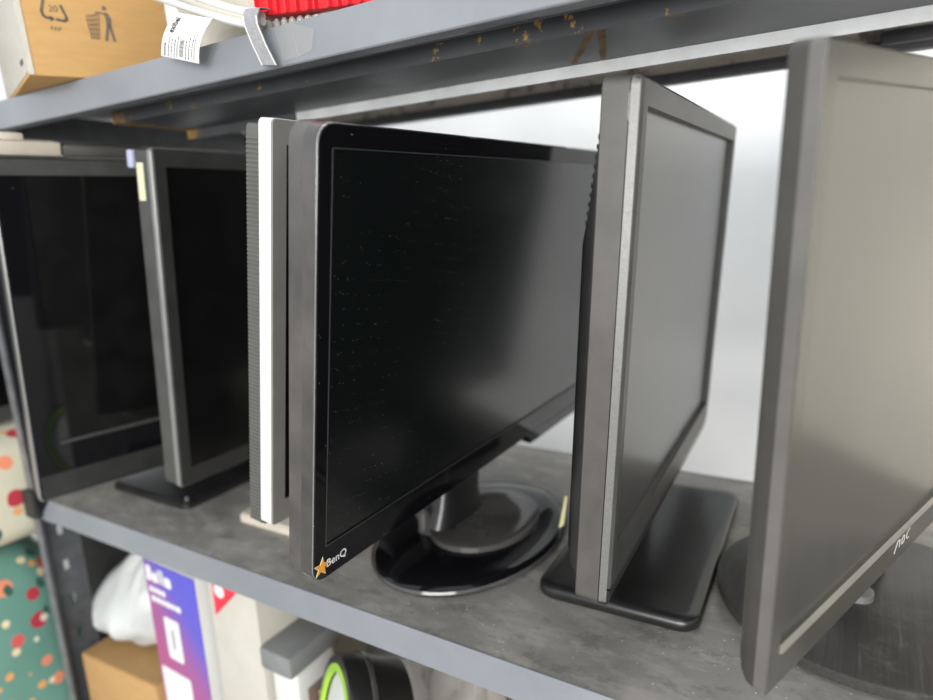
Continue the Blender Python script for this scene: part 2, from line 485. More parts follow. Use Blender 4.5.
# logo and sticker lie on the bezel
def on_panel(F, h0, v0, lift=.0003): return lambda a, b, c: F(lift + c, h0 + a, v0 + b)
lg = text_mesh('BenQ', .0086, on_panel(F, .0122, .0092), 0, bold=.00012).build('logo', M['white_print'], bz, smooth=0)
lg['label'] = 'white brand lettering'
star = [((.0068 if k % 2 == 0 else .0029) * math.sin(math.pi * k / 5 + .12), (.0068 if k % 2 == 0 else .0029) * math.cos(math.pi * k / 5 + .12)) for k in range(10)]
mb = MB(); mb.prism(star, .0004, on_panel(F, .0080, .0116, .0001)); s = mb.build('star_sticker', M['orange_star'], bz, smooth=0); s['label'] = 'orange five-pointed star sticker'
star2 = [(a * 1.18, b * 1.18) for a, b in star]
mb = MB(); mb.prism(star2, .0002, on_panel(F, .0080, .0116, .0)); mb.build('sticker_border', M['pale_sticker'], s, smooth=0)
# base
cx, cy = -.320, .155
mb = MB(); mb.loft([disc(cx, cy, .086, .117, 0, .0), disc(cx, cy, .088, .119, 0, .004), disc(cx, cy, .0875, .1185, 0, .0065), disc(cx, cy, .082, .113, 0, .0098), disc(cx, cy, .065, .09, 0, .0135)], True, True)
base = mb.build('stand_base', M['gloss_black'], t, smooth=50); base['label'] = 'glossy black oval base'
mb = MB(); mb.loft([disc(cx, cy, .0888, .1198, 0, .0022), disc(cx, cy, .0894, .1204, 0, .0042), disc(cx, cy, .0884, .1194, 0, .0064)], True, True); mb.build('rim_band', M['gloss_dark'], base)
mb = MB(); mb.loft([disc(-.309, .162, .052, .066, 0, .0132), disc(-.309, .162, .052, .066, 0, .0185), disc(-.309, .162, .049, .063, 0, .0195), disc(-.309, .162, .030, .040, 0, .0165), disc(-.309, .162, .008, .01, 0, .0155)]); mb.build('base_dish', M['gloss_dark'], base, smooth=50)
neck(F, t, M['black'], (-.345, .155), .012, .245, .02, .13, .060, .026, -.042)
for x, y in ((-.353, .118), (-.345, .172)):
    mb = MB(); mb.tube([(x, y, .014), (x, y, .034), (x - .001, y, .040)], [.006, .006, .003], 16); mb.build('hinge_knob', M['gloss_dark'], t)

# ---- square monitor with the pale bevel ---------------------------------------------
t = thing('computer_monitor', 'dark grey monitor with pale edge strip on a wide black rectangular base', 'monitor', (-.15, .2175, 0), 'monitors on the shelf')
F = Frame((-.1327, .0245, .0495), (-.0329, .9994, .0146), (.0691, -.0123, .9975))
W, Hh = .392, .3428
loft_part(F, [(-.0245, .001, W - .001, .001, Hh - .001, .005), (-.0236, 0, W, 0, Hh, .006), (-.0079, 0, W, 0, Hh, .006)], 'side_frame', M['grey_side'], t, False, False)
loft_part(F, [(-.0079, .0008, W - .0008, .0008, Hh - .0008, .005), (-.0074, .0008, W - .0008, .0008, Hh - .0008, .005)], 'seam', M['black'], t, False, True)
loft_part(F, [(-.0072, 0, W, 0, Hh, .006), (-.0020, .0004, W - .0004, .0004, Hh - .0004, .0058)], 'bevel', M['silver_bevel'], t, True, False)
inner = (.0116, W - .0125, .0345, Hh - .0165)
bezel(F, t, M['bezel_matte'], -.0072, 0, (.0010, W - .0010, .0125, Hh - .0010), inner, .003, .0055, .0016)
screen(F, t, M['screen_hp'], inner, .0048, -.0068)
mb = MB(); mb.loft([F.ring(-.0080, .001, W - .001, .0006, .0124, .001), F.ring(-.0021, .001, W - .001, .0010, .0124, .001), F.ring(-.0008, .002, W - .002, .006, .0122, .001)]); mb.build('chin', M['black'], t)
bk = loft_part(F, [(-.0240, .003, W - .003, .012, Hh - .02, .006), (-.0300, .004, W - .004, .020, Hh - .075, .006), (-.0335, .007, W - .007, .030, Hh - .09, .008), (-.050, .06, W - .06, .05, Hh - .12, .02)], 'back_cover', M['black'], t)
mb = MB()
for k in range(11):
    v = Hh - .085 + k * .0056
    mb.loft([F.ring(-.0238, .003, W - .003, v, v + .0030, .001), F.ring(-.0318 + k * .0006, .005, W - .005, v, v + .0030, .001)])
mb.build('vent_slats', M['black'], bk, smooth=20)
bx, by, yaw = -.1560, .2125, R(1.9)
mb = MB()
mb.loft([slab(bx, by, .127, .247, yaw, .014, 0), slab(bx, by, .132, .253, yaw, .016, .003), slab(bx, by, .132, .253, yaw, .016, .0090), slab(bx, by, .132, .253, yaw, .016, .0118, .0025), slab(bx, by, .132, .253, yaw, .016, .0124, .010), slab(bx, by, .132, .253, yaw, .016, .0098, .032)])
b = mb.build('stand_base', M['black'], t, smooth=50); b['label'] = 'satin black rectangular base'
neck(F, t, M['black'], (-.18, .2175), .0095, W / 2, .06, .17, .09, .024, -.045)
# small pale tie standing beside it
tie = MB(); tie.prism([(0, 0), (.005, .001), (.010, .030), (.0075, .032)], .0022, lambda a, b, c: Vector((-.2385 + a * .6, .188 + a * .8 - c, .0105 + b)))
# ---- big pale-screened monitor on the right ----------------------------------------
t = thing('computer_monitor', 'large grey-brown monitor at far right on a round scratched base', 'monitor', (.02, .197, 0), 'monitors on the shelf')
F = Frame((-.0283, -.0299, .0602), (.3444, .9382, .0343), (.0348, -.0493, .9982))
W, Hh = .452, .3233
loft_part(F, [(-.0162, .010, W - .01, .028, Hh - .01, .006), (-.0157, .001, W - .001, .018, Hh - .003, .004), (-.0152, 0, W, .016, Hh - .001, .004), (-.0138, 0, W, .0075, Hh, .004), (-.0110, 0, W, .0020, Hh, .004), (-.0067, 0, W, .0002, Hh, .004)], 'side_frame', M['aoc_side'], t, True, False)
loft_part(F, [(-.0067, 0, W, .0002, Hh, .004), (-.0006, .0006, W - .0006, .0002, Hh - .0006, .003)], 'bevel', M['aoc_bevel'], t, False, False)
inner = (.0125, W - .0125, .0266, Hh - .0155)
bz = bezel(F, t, M['aoc_bezel'], -.006, 0, (.0008, W - .0008, .0005, Hh - .0008), inner, .003, .003, .0008)
mb = MB(); mb.loft([[F(n, h, v) for n, v in ((-.0008, .0266), (.0002, .0264), (.0016, .0228), (.0016, .0222), (-.0002, .0210))] for h in (.0126, W - .0126)]); mb.build('lower_ledge', M['ledge_lit'], bz)  # paler colour stands for the light reflected off this chamfer
screen(F, t, M['screen_aoc'], inner, .0024, -.0055)
def stroke(mb, pts, w, F3):
    for (a, b), (c, d) in zip(pts[:-1], pts[1:]):
        L = math.hypot(c - a, d - b); ux, uy = (c - a) / L, (d - b) / L
        px, py = -uy * w / 2, ux * w / 2; e = w * .3
        mb.prism([(a + px - ux * e, b + py - uy * e), (a - px - ux * e, b - py - uy * e), (c - px + ux * e, d - py + uy * e), (c + px + ux * e, d + py + uy * e)], .0002, F3)
mb = MB(); P3 = on_panel(F, .1775, .0092, .0001)
stroke(mb, [(0, 0), (.0042, .0078), (.0078, .0078), (.0086, .0018)], .0009, P3)
stroke(mb, [(.0128, .0020), (.0128, .0068), (.0150, .0080), (.0172, .0068), (.0172, .0030), (.0150, .0018), (.0128, .0026)], .0008, P3)
stroke(mb, [(.0270, .0090), (.0232, .0078), (.0216, .0062), (.0216, .0036), (.0232, .0022), (.0262, .0022)], .0008, P3)
lg = mb.build('logo', M['white_print'], bz, smooth=0); lg['label'] = 'thin white brand letters'
loft_part(F, [(-.030, .06, W - .06, .05, Hh - .06, .02), (-.050, .12, W - .12, .07, Hh - .09, .03)], 'back_cover', M['black_matte'], t)
cx, cy = .0235, .188
mb = MB(); mb.loft([disc(cx, cy, .104, .104, 0, .0035, 96), disc(cx, cy, .111, .111, 0, .0040, 96), disc(cx, cy, .1118, .1118, 0, .0065, 96), disc(cx, cy, .1118, .1118, 0, .0120, 96), disc(cx, cy, .1100, .1100, 0, .0132, 96)])
base = mb.build('stand_base', M['brushed'], t, smooth=40); base['label'] = 'round black base with brushed scratches'
mb = MB(); mb.loft([disc(cx, cy, .095, .095, 0, 0), disc(cx, cy, .095, .095, 0, .0038)]); mb.build('rubber_foot', M['black_matte'], base)
ha = F.H.copy(); 
neck(F, t, M['black_matte'], (.008, .203), .0128, .226, .03, .14, .06, .024, -.036)
mb = MB(); mb.tube([(.0150, .178, .0128), (.0150, .178, .019), (.0150, .178, .021)], [.011, .011, .007], 20); mb.build('neck_collar', M['silver_bevel'], t)

# ---- silver edged monitor behind the star one ----------------------------------------
t = thing('computer_monitor', 'light grey monitor with a bright silver edge and ribbed back', 'monitor', (-.49, .17, 0), 'monitors on the shelf')
F = Frame((-.4033, -.0265, .0740), (0, 1, 0), (.1547, 0, .988))
W, Hh = .41, .3207
mb = MB(); mb.loft([F.ring(-.0440, .03, W - .03, .03, Hh - .03, .01), F.ring(-.0265, .002, W - .002, -.004, Hh - .004, .004), F.ring(-.0118, .002, W - .002, -.004, Hh - .004, .004)])
bk = mb.build('back_cover', M['ribbed'], t)
mb = MB()
for k in range(97):
    v = -.002 + k * .0032
    mb.loft([F.ring(-.0262, .0012, W - .0012, v, v + .0021, .0006), F.ring(-.0122, .0012, W - .0012, v, v + .0021, .0006)])
mb.build('cooling_ribs', M['ribbed'], bk, smooth=20)
fr = loft_part(F, [(-.0117, 0, W, 0, Hh, .004), (-.0008, 0, W, 0, Hh, .004), (-.0001, .0006, W - .0006, .0006, Hh - .0006, .0036)], 'silver_frame', M['silver'], t, True, True); fr['label'] = 'bright silver edge strip'
inner = (.0140, W - .0140, .0200, Hh - .0172)
bezel(F, t, M['pale_grey'], -.004, .0012, (.0004, W - .0004, .0004, Hh - .0004), inner, .004, .004, .0006)
screen(F, t, M['screen_dark'], inner, .0, -.003)
bx, by = -.497, .168
mb = MB(); mb.loft([slab(bx, by, .150, .200, 0, .01, 0), slab(bx, by, .150, .200, 0, .01, .006), slab(bx, by, .150, .200, 0, .01, .0085, .003), slab(bx, by, .150, .200, 0, .01, .0095, .02)])
b = mb.build('stand_base', M['beige'], t); b['label'] = 'dusty beige rectangular base'
neck(F, t, M['ribbed'], (-.475, .178), .0085, W / 2, .04, .16, .08, .03, -.04)

# ---- dark monitor with pale yellow sticker --------------------------------------------
t = thing('computer_monitor', 'dark monitor with a pale yellow sticker on its side edge', 'monitor', (-.705, .185, 0), 'monitors on the shelf')
F = Frame((-.6092, .0317, .0461), (0, 1, 0), (.09, 0, .9959))
W, Hh = .35, .3495
loft_part(F, [(-.0265, .002, W - .002, .002, Hh - .002, .004), (-.0255, 0, W, 0, Hh, .004), (-.0056, 0, W, 0, Hh, .004)], 'side_frame', M['bezel_matte'], t, True, True)
e = loft_part(F, [(-.0055, -.0006, W + .0006, -.0006, Hh + .0006, .004), (-.0012, -.0006, W + .0006, -.0006, Hh + .0006, .004), (-.0002, .0006, W - .0006, .0006, Hh - .0006, .0036)], 'edge_line', M['edge_silver'], t, True, False); e['label'] = 'thin silver edge line'
inner = (.0140, W - .0140, .0194, Hh - .0170)
bezel(F, t, M['black_matte'], -.004, .001, (.0012, W - .0012, .0012, Hh - .0012), inner, .003, .003, .0006)
screen(F, t, M['screen_dark'], inner, .0008, -.003)
mb = MB(); mb.loft([[F(n, -.0004, v) for n, v in rr(-.0226, -.0126, .3005, .336, .001)], [F(n, -.0009, v) for n, v in rr(-.0226, -.0126, .3005, .336, .001)]]); s = mb.build('sticker', M['pale_sticker'], t, smooth=0); s['label'] = 'pale yellow sticker'
mb = MB(); mb.box((-.036, -.002, .331), (-.027, .012, .348), F); mb.build('clip', M['bluish'], t, bevel=.0015)
loft_part(F, [(-.026, .03, W - .03, .03, Hh - .04, .02), (-.046, .08, W - .08, .06, Hh - .1, .03)], 'back_cover', M['black_matte'], t)
bx, by = -.7215, .178
mb = MB(); mb.loft([slab(bx, by, .150, .24, 0, .01, 0), slab(bx, by, .150, .24, 0, .01, .006), slab(bx, by, .150, .24, 0, .01, .009, .004), slab(bx, by, .150, .24, 0, .01, .0095, .02)])
base = mb.build('stand_base', M['black'], t)
mb = MB(); mb.tube([(-.6545, .0665, .0085), (-.6545, .0665, .0120), (-.6545, .0665, .0130)], [.0028, .0028, .001], 12); mb.build('screw_head', M['chrome_glint'], base)
neck(F, t, M['black'], (-.70, .19), .009, W / 2, .05, .16, .07, .024, -.040)

# ---- tall glossy monitor at the left end ----------------------------------------------
t = thing('computer_monitor', 'tall glossy black monitor with a thin silver edge at the left end of the shelf', 'monitor', (-.82, .17, 0), 'monitors on the shelf')
F = Frame((-.7645, -.0373, .0272), (.2232, .9748, -.0012), (.1723, -.0382, .9843))
W, Hh = .36, .3725
loft_part(F, [(-.0200, .004, W - .004, .004, Hh - .004, .004), (-.0190, 0, W, 0, Hh, .005), (-.0072, 0, W, 0, Hh, .005)], 'side_frame', M['bezel_matte'], t, True, True)
e = loft_part(F, [(-.0071, -.0006, W + .0006, -.0006, Hh + .0006, .005), (-.0014, -.0006, W + .0006, -.0006, Hh + .0006, .005), (-.0001, .0010, W - .0010, .0010, Hh - .0010, .0046)], 'edge_line', M['edge_silver'], t, True, False); e['label'] = 'thin silver edge line'
inner = (.0260, W - .0260, .0680, Hh - .0180)
bezel(F, t, M['gloss_black'], -.004, .0012, (.0016, W - .0016, .0016, Hh - .0016), inner, .004, .002, .0006)
screen(F, t, M['screen_gloss'], inner, .0, -.003)
mb = MB(); mb.loft([F.ring(.0008, .003, W - .003, .003, .031, .002), F.ring(.0020, .0035, W - .0035, .0035, .0305, .002)]); mb.build('chin', M['black_matte'], t)
mb = MB(); mb.loft([F.ring(.0008, .003, W - .003, Hh - .0178, Hh - .002, .002), F.ring(.0018, .0034, W - .0034, Hh - .0175, Hh - .0024, .002)]); mb.build('upper_bezel', M['bezel_matte'], t)
mb = MB(); mb.loft([F.ring(.0010, .0262, W - .0262, .0655, .0690, .0005), F.ring(.0016, .0262, W - .0262, .0655, .0690, .0005)]); mb.build('screen_edge_line', M['bezel_matte'], t)
bx, by = -.831, .185
mb = MB(); mb.loft([slab(bx, by, .060, .20, 0, .02, 0), slab(bx, by, .060, .20, 0, .02, .008), slab(bx, by, .060, .20, 0, .02, .011, .004)]); mb.build('stand_base', M['black'], t)
neck(F, t, M['black'], (-.815, .185), .009, .2, .05, .17, .06, .02, -.026)

# ------------------------------------------------------------------ rack
SL = .035                                     # the upper deck rises slightly to the back
XL, XR, YB = -.856, .62, .40
rack = thing('storage_rack', 'grey painted steel shelving rack holding the row of monitors', 'rack', (-.12, .2, -.75))
def deck(name, z, lab, slope=0.0, lip_h=.0275, front_mat=None, left=XL, back=YB):
    Fz = lambda x, y, zz: (x, y, z + zz + slope * y)
    mb = MB(); mb.box((left, .0013, -.0012), (XR, back, 0), Fz); d = mb.build(name, M['shelf_top'], rack)
    d['label'] = lab
    mb = MB()
    prof = [(0, -.0002), (.0003, .0002), (.0011, .0004), (.0011, -.0014), (.0012, -.0014), (.0012, -lip_h + .0012), (.014, -lip_h + .0012), (.014, -lip_h), (0.0010, -lip_h), (0, -lip_h + .001), (0, -.0010)]
    mb.loft([[Vector(Fz(x, p[0], p[1])) for p in prof] for x in (left + .0, XR)])
    mb.build('front_lip', M['lip'], d, smooth=25)
    return d
low = deck('shelf', 0.0, 'dusty grey middle shelf carrying the monitors', lip_h=.0300, left=-.832)
# slanted bright tab closing the left end of the lip
mb = MB(); mb.add([(-.832, 0, .0005), (-.832, 0, -.030), (-.862, 0, -.030), (-.832, .0012, .0005), (-.832, .0012, -.030), (-.862, .0012, -.030)], [(0, 2, 1), (3, 4, 5), (0, 1, 4, 3), (1, 2, 5, 4), (2, 0, 3, 5)]); mb.build('end_tab', M['lip'], low, smooth=0)
mb = MB(); mb.box((-.862, .012, -.03), (-.832, .398, -.0006)); mb.build('end_flange', M['dark_rail'], low)
mb = MB(); mb.box((-.86, .398, -.03), (XR, .402, .0)); mb.build('rear_lip', M['dark_rail'], low)
up = deck('shelf', .4560, 'upper shelf with scratched grey front lip', SL, .0272, back=.385)
mb = MB()
prof = [(.060, .4415), (.060, .4281), (.148, .4281), (.148, .4190), (.1490, .4190), (.1490, .4295), (.0612, .4295), (.0612, .4415)]
mb.loft([[Vector((x, a, b)) for a, b in prof] for x in (-.676, XR)]); bm_ = mb.build('support_beam', M['beam'], rack, smooth=20); bm_['label'] = 'dark rusty beam under the upper shelf'
mb = MB(); mb.box((-.50, .1466, .4190), (XR, .1479, .4279)); mb.build('lit_flange_face', M['lit_flange'], bm_)  # pale overlay puts the light on the flange into colour; left end stays dark
for x in (-.62, -.02, .5):
    mb = MB(); mb.box((x, .075, .4297), (x + .03, .135, .4546 + SL * .075)); mb.build('beam_spacer', M['dark_rail'], bm_)
mb = MB(); mb.box((-.86, .388, .4545), (XR, .396, .4690)); rl = mb.build('rear_rail', M['rail'], rack); rl['label'] = 'dusty brown rear rail'
mb = MB(); mb.box((-.86, .380, .4432), (XR, .396, .4543)); mb.build('rail_flange', M['dark_rail'], rl, bevel=.0015)
mb = MB(); mb.box((.002, .366, .4480), (.046, .380, .4600)); mb.build('rail_bracket', M['dark_rail'], rl, bevel=.003)
mb = MB(); mb.box((-.862, .012, .4285), (-.832, .385, .4565)); mb.build('end_flange', M['dark_rail'], up)
mb = MB(); mb.box((-.674, .0588, .4408), (XR, .0599, .4418)); e_ = mb.build('worn_edge', M['lip'], bm_, smooth=0)
mb = MB(); mb.box((-.2510, .0900, .4560), (-.2070, .1120, .4562)); mb.build('label_sticker', M['paper'], up, smooth=0)
bot = deck('shelf', -.36, 'bottom shelf holding the boxes', lip_h=.03)
def upright(x, y, sx, sy, nm='upright'):
    """slotted steel angle: narrow face to the front, punched flange running back"""
    z0, z1 = -.75, 1.25
    mb = MB()
    # punched flange
    zs = [z0]; pitch = .05
    k = 0
    while zs[-1] < z1 - pitch:
        zs += [zs[-1] + .036, zs[-1] + .050]
    ys = [y, y + sy * .020, y + sy * .027, y + sy * .045]
    for dx in (0, sx * .0016):
        for i in range(len(zs) - 1):
            for j in range(3):
                if j == 1 and i % 2 == 1: continue
                mb.add([(x + dx, ys[j], zs[i]), (x + dx, ys[j + 1], zs[i]), (x + dx, ys[j + 1], zs[i + 1]), (x + dx, ys[j], zs[i + 1])], [(0, 1, 2, 3)])
    mb.box((min(x, x + sx * .013), min(y, y - sy * .0016), z0), (max(x, x + sx * .013), max(y, y - sy * .0016), z1))
    u = mb.build(nm, M['dark_rail'], rack, smooth=0)
    mb = MB(); mb.box((min(x, x + sx * .013), min(y - sy * .0022, y - sy * .0030), z0), (max(x, x + sx * .013), max(y - sy * .0022, y - sy * .0030), z1)); mb.build('front_strip', M['post'], u, smooth=0)
    mb = MB(); mb.box((min(x, x + sx * .045) - .003, min(y, y + sy * .045) - .004, z0 - .0), (max(x, x + sx * .045) + .003, max(y, y + sy * .045), z0 + .012)); mb.build('foot_cap', M['black_matte'], u)
    return u
mb = MB(); mb.box((-.8700, .0445, -.40), (-.8684, .366, -.031)); mb.build('side_sheet', M['black_matte'], rack)
upright(-.871, -.001, 1, 1); upright(-.871, .410, 1, -1); upright(.635, -.001, -1, 1); upright(.635, .410, -1, -1)
mb = MB(); mb.box((-.8720, -.012, -.024), (-.8480, -.0045, .012)); mb.build('corner_clamp', M['black_matte'], rack, bevel=.002)

# ------------------------------------------------------------------ setting
def struct(mb, name, mat, loc=(0, 0, 0)):
    o = mb.build(name, mat, None, loc=loc); o['kind'] = 'structure'; return o
mb = MB(); mb.box((-3.5, .82, -.75), (3.5, .90, 2.4)); struct(mb, 'wall_back', M['wall'])
mb = MB(); mb.box((-3.5, -4, -.80), (3.5, .90, -.75)); struct(mb, 'floor', M['concrete'])

# ------------------------------------------------------------------ small things on the monitor shelf
o = tie.build('cable_tie', M['pale_yellow'], None, loc=(-.236, .19, .0105)); tag(o, 'small pale yellow plastic tie standing between the round and the rectangular stand bases', 'tie')

# pale strips lying on the tall monitor
F = Frame((-.7645, -.0373, .0272), (.2232, .9748, -.0012), (.1723, -.0382, .9843))
o_loc = F(-.01, .02, .3735)
mb = MB(); mb.box((-.022, -.09, .3737), (.006, .060, .3868), F); o = mb.build('foam_strip', M['beige'], None, bevel=.002, loc=o_loc); tag(o, 'beige foam strip lying on top of the tall glossy monitor', 'strip')
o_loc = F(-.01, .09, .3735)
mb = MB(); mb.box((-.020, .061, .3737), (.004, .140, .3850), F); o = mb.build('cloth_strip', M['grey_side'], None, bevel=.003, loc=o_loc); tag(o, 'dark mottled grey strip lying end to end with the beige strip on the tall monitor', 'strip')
mb = MB(); mb.box((-.016, .010, .3870), (.002, .030, .3935), F); o = mb.build('foam_block', M['beige'], None, bevel=.001, loc=F(-.007, .018, .3870)); tag(o, 'tiny beige foam block on top of the beige strip', 'block')

# ------------------------------------------------------------------ things on the upper shelf
def dz(y): return .4560 + SL * y + .0006
L = Vector((.3303, .9433, .033)).normalized(); U = Vector((0, -.0349, .9994)); U = (U - L * U.dot(L)).normalized(); Nn = L.cross(U)
P = Vector((-.63, -.038, .4557))
B3 = lambda a, b, c: P + L * a + U * b + Nn * c       # a along the side, b up, c out of the side face
t = thing('cardboard_box', 'cardboard box with recycling symbols jutting over the front edge of the upper shelf', 'box', P + L * .06 - Nn * .08)
mb = MB(); mb.box((0, 0, -.17), (.124, .17, 0), B3); bx = mb.build('carton', M['card'], t, bevel=.0015)
mb = MB(); mb.box((-.0006, .003, -.172), (.0, .168, -.001), B3); tp = mb.build('white_tape', M['wrap'], t, smooth=0); tp['label'] = 'white packing film on the end'
mb = MB(); mb.box((-.0004, .001, .0001), (.0042, .168, .0006), B3); mb.build('tape_edge', M['wrap'], t, smooth=0)
mb = MB(); mb.box((-.0012, .012, -.028), (-.0007, .016, -.014), B3); mb.build('print_mark', M['ink'], t, smooth=0)
S3 = lambda a, b, c: B3(a, b, .0002 + c)
mb = MB()
tri = [(.0185, .0510), (.0205, .0485), (.0350, .0462), (.0378, .0488)]
stroke(mb, [(.0222, .0640), (.0190, .0535), (.0195, .0500), (.0215, .0484), (.0262, .0478)], .0022, S3)
stroke(mb, [(.0295, .0474), (.0355, .0468), (.0374, .0482), (.0372, .0505), (.0345, .0590)], .0022, S3)
stroke(mb, [(.0318, .0655), (.0290, .0690), (.0262, .0690), (.0245, .0665)], .0022, S3)
mb.prism([(.0246, .0452), (.0246, .0502), (.0282, .0478)], .0002, S3)
sy = mb.build('recycling_symbol', M['ink'], t, smooth=0)
T3 = lambda h, v: (lambda a, b, c: S3(h + a, v + b, c))
text_mesh('20', .0075, T3(.0245, .0535), .0001).build('symbol_number', M['ink'], sy, smooth=0)
text_mesh('PAP', .0052, T3(.0232, .0380), .0001).build('symbol_text', M['ink'], sy, smooth=0)
mb = MB()
mb.prism([(.0693 + .0019 * math.cos(k * .5236), .0608 + .0019 * math.sin(k * .5236)) for k in range(12)], .0002, S3)
mb.prism([(.0683, .0570), (.0715, .0572), (.0738, .0520), (.0728, .0462), (.0690, .0466), (.0692, .0520)], .0002, S3)
stroke(mb, [(.0702, .0465), (.0668, .0338)], .0024, S3); stroke(mb, [(.0718, .0465), (.0736, .0338)], .0024, S3)
stroke(mb, [(.0690, .0560), (.0645, .0568), (.0615, .0562)], .0013, S3)
for k in range(5):
    f = k / 4
    stroke(mb, [(.0535 + .0105 * f, .0530 + .002 * f), (.0548 + .0062 * f, .0342)], .0006, S3)
for k in range(6):
    f = k / 5
    stroke(mb, [(.0535 + .0013 * f, .0530 - .0188 * f), (.0640 - .003 * f, .0550 - .0208 * f)], .0006, S3)
mb.build('tidy_person_symbol', M['ink'], t, smooth=0)

# crumpled clear bag
def blob(name, mat, c, s, amp, freq, seed, loc, parent=None, seg=40, rings=26, shape=None, power=1.0):
    rnd = random.Random(seed); ph = [(rnd.uniform(0, 6.3), rnd.uniform(.6, 1.6), Vector((rnd.uniform(-1, 1), rnd.uniform(-1, 1), rnd.uniform(-1, 1))).normalized()) for _ in range(9)]
    mb = MB(); rg = []
    sg = lambda q: math.copysign(abs(q) ** power, q)
    for i in range(1, rings):
        a = math.pi * i / rings; row = []
        for j in range(seg):
            b = 2 * math.pi * j / seg
            d = Vector((sg(math.sin(a)) * sg(math.cos(b)), sg(math.sin(a)) * sg(math.sin(b)), -sg(math.cos(a))))
            k = 1.0
            for (p, w, ax) in ph: k += amp * (abs(math.sin(freq * w * d.dot(ax) + p)) - .6)
            q = Vector((d.x * s[0] * k, d.y * s[1] * k, d.z * s[2] * (1 + (k - 1) * .5)))
            if shape: q = shape(q, d)
            row.append(Vector(c) + q)
        rg.append(row)
    mb.loft(rg)
    return mb.build(name, mat, parent, smooth=28, loc=loc)
def sit(o, z):
    me = o.data; lo = min((v.co.z for v in me.vertices)) + o.location.z
    for v in me.vertices: v.co.z += z - lo
o = blob('plastic_bag', M['wrap'], (-.470, .105, .53), (.075, .060, .075), .06, 5, 3, (-.470, .105, dz(.105)), power=.55); sit(o, dz(.16) + .0005)
tag(o, 'crumpled clear plastic bag behind the white cable on the upper shelf', 'bag')
# bundle of white cables with its hang tag
t = thing('cable_bundle', 'bundle of white cables with a printed white tag hanging over the upper shelf lip', 'cable', (-.43, .02, dz(.02)))
def cat(pts, n=6):
    pts = [Vector(p) for p in pts]; out = []
    for i in range(len(pts) - 1):
        p0, p1, p2, p3 = pts[max(i - 1, 0)], pts[i], pts[i + 1], pts[min(i + 2, len(pts) - 1)]
        for k in range(n):
            u = k / n
            out.append(.5 * ((2 * p1) + (p2 - p0) * u + (2 * p0 - 5 * p1 + 4 * p2 - p3) * u * u + (3 * p1 - p0 - 3 * p2 + p3) * u ** 3))
    return out + [pts[-1]]
for k, (dy, dzz) in enumerate(((0, 0), (.002, .0060), (.0055, .0020), (.0060, .0085), (.001, .0118))):
    mb = MB(); mb.tube(cat([(-.505, .004 + dy, .5040 + dzz), (-.470, -.002 + dy, .4905 + dzz), (-.43, -.006 + dy, .4745 + dzz * .8), (-.392, -.007 + dy, .4612 + dzz * .7), (-.3775, -.007 + dy, .4600 + dzz * .55)]), .0029, 10)
    mb.build('cable', M['cream'] if k % 2 else M['white_plastic'], t)
tg = [Vector(p) for p in ((-.4554, -.0135, .4788), (-.4161, -.0135, .4675), (-.4370, -.0135, .4399), (-.4802, -.0135, .4522))]
def tagF(a, b, c, n=Vector((.0, -1, .0))):
    top = tg[0].lerp(tg[1], a); bot_ = tg[3].lerp(tg[2], a)
    p = top.lerp(bot_, b); p.y += -.004 * math.sin(b * math.pi)
    return p + n * c
mb = MB(); rings = []
for i in range(11):
    b = i / 10
    rings.append([tagF(0, b, 0), tagF(1, b, 0), tagF(1, b, -.0004), tagF(0, b, -.0004)])
mb.loft(rings); tp = mb.build('hang_tag', M['paper'], t, smooth=40); tp['label'] = 'white paper tag with black print'
# print on the tag runs up the tag: text direction from bottom to top
def tagprint(mbx, x, y0, y1, w):   # x across (0-1), y along
    n = max(1, int(abs(y1 - y0) / .05))
    for i in range(n):
        a = y0 + (y1 - y0) * i / n; b = y0 + (y1 - y0) * (i + 1) / n
        mbx.add([tagF(x - w, a, .0003), tagF(x + w, a, .0003), tagF(x + w, b, .0003), tagF(x - w, b, .0003)], [(0, 1, 2, 3)])
mb = MB(); rnd = random.Random(4)
for i, (x, y0, y1, w) in enumerate(((.10, .97, .72, .022), (.20, .97, .55, .010), (.28, .97, .62, .010), (.36, .97, .58, .010), (.43, .97, .5, .010), (.66, .97, .62, .010), (.74, .97, .52, .010), (.82, .97, .42, .008), (.88, .97, .36, .008))):
    y = y0
    while y > y1:
        ln = rnd.uniform(.02, .07); tagprint(mb, x, y, y - ln, w); y -= ln + .018
y = .93
while y > .55:
    ln = rnd.uniform(.008, .02); tagprint(mb, .545, y, y - ln, .055); y -= ln + rnd.uniform(.008, .018)
mb.build('tag_print', M['black_ink'], tp, smooth=0)
# brand word printed sideways, reading up the tag
text_mesh('exibel', .22, lambda a, b, c: tagF(.24 - b * .95, .45 - a * .68, .0005), 0, bold=.004).build('tag_lettering', M['black_ink'], tp, smooth=0)

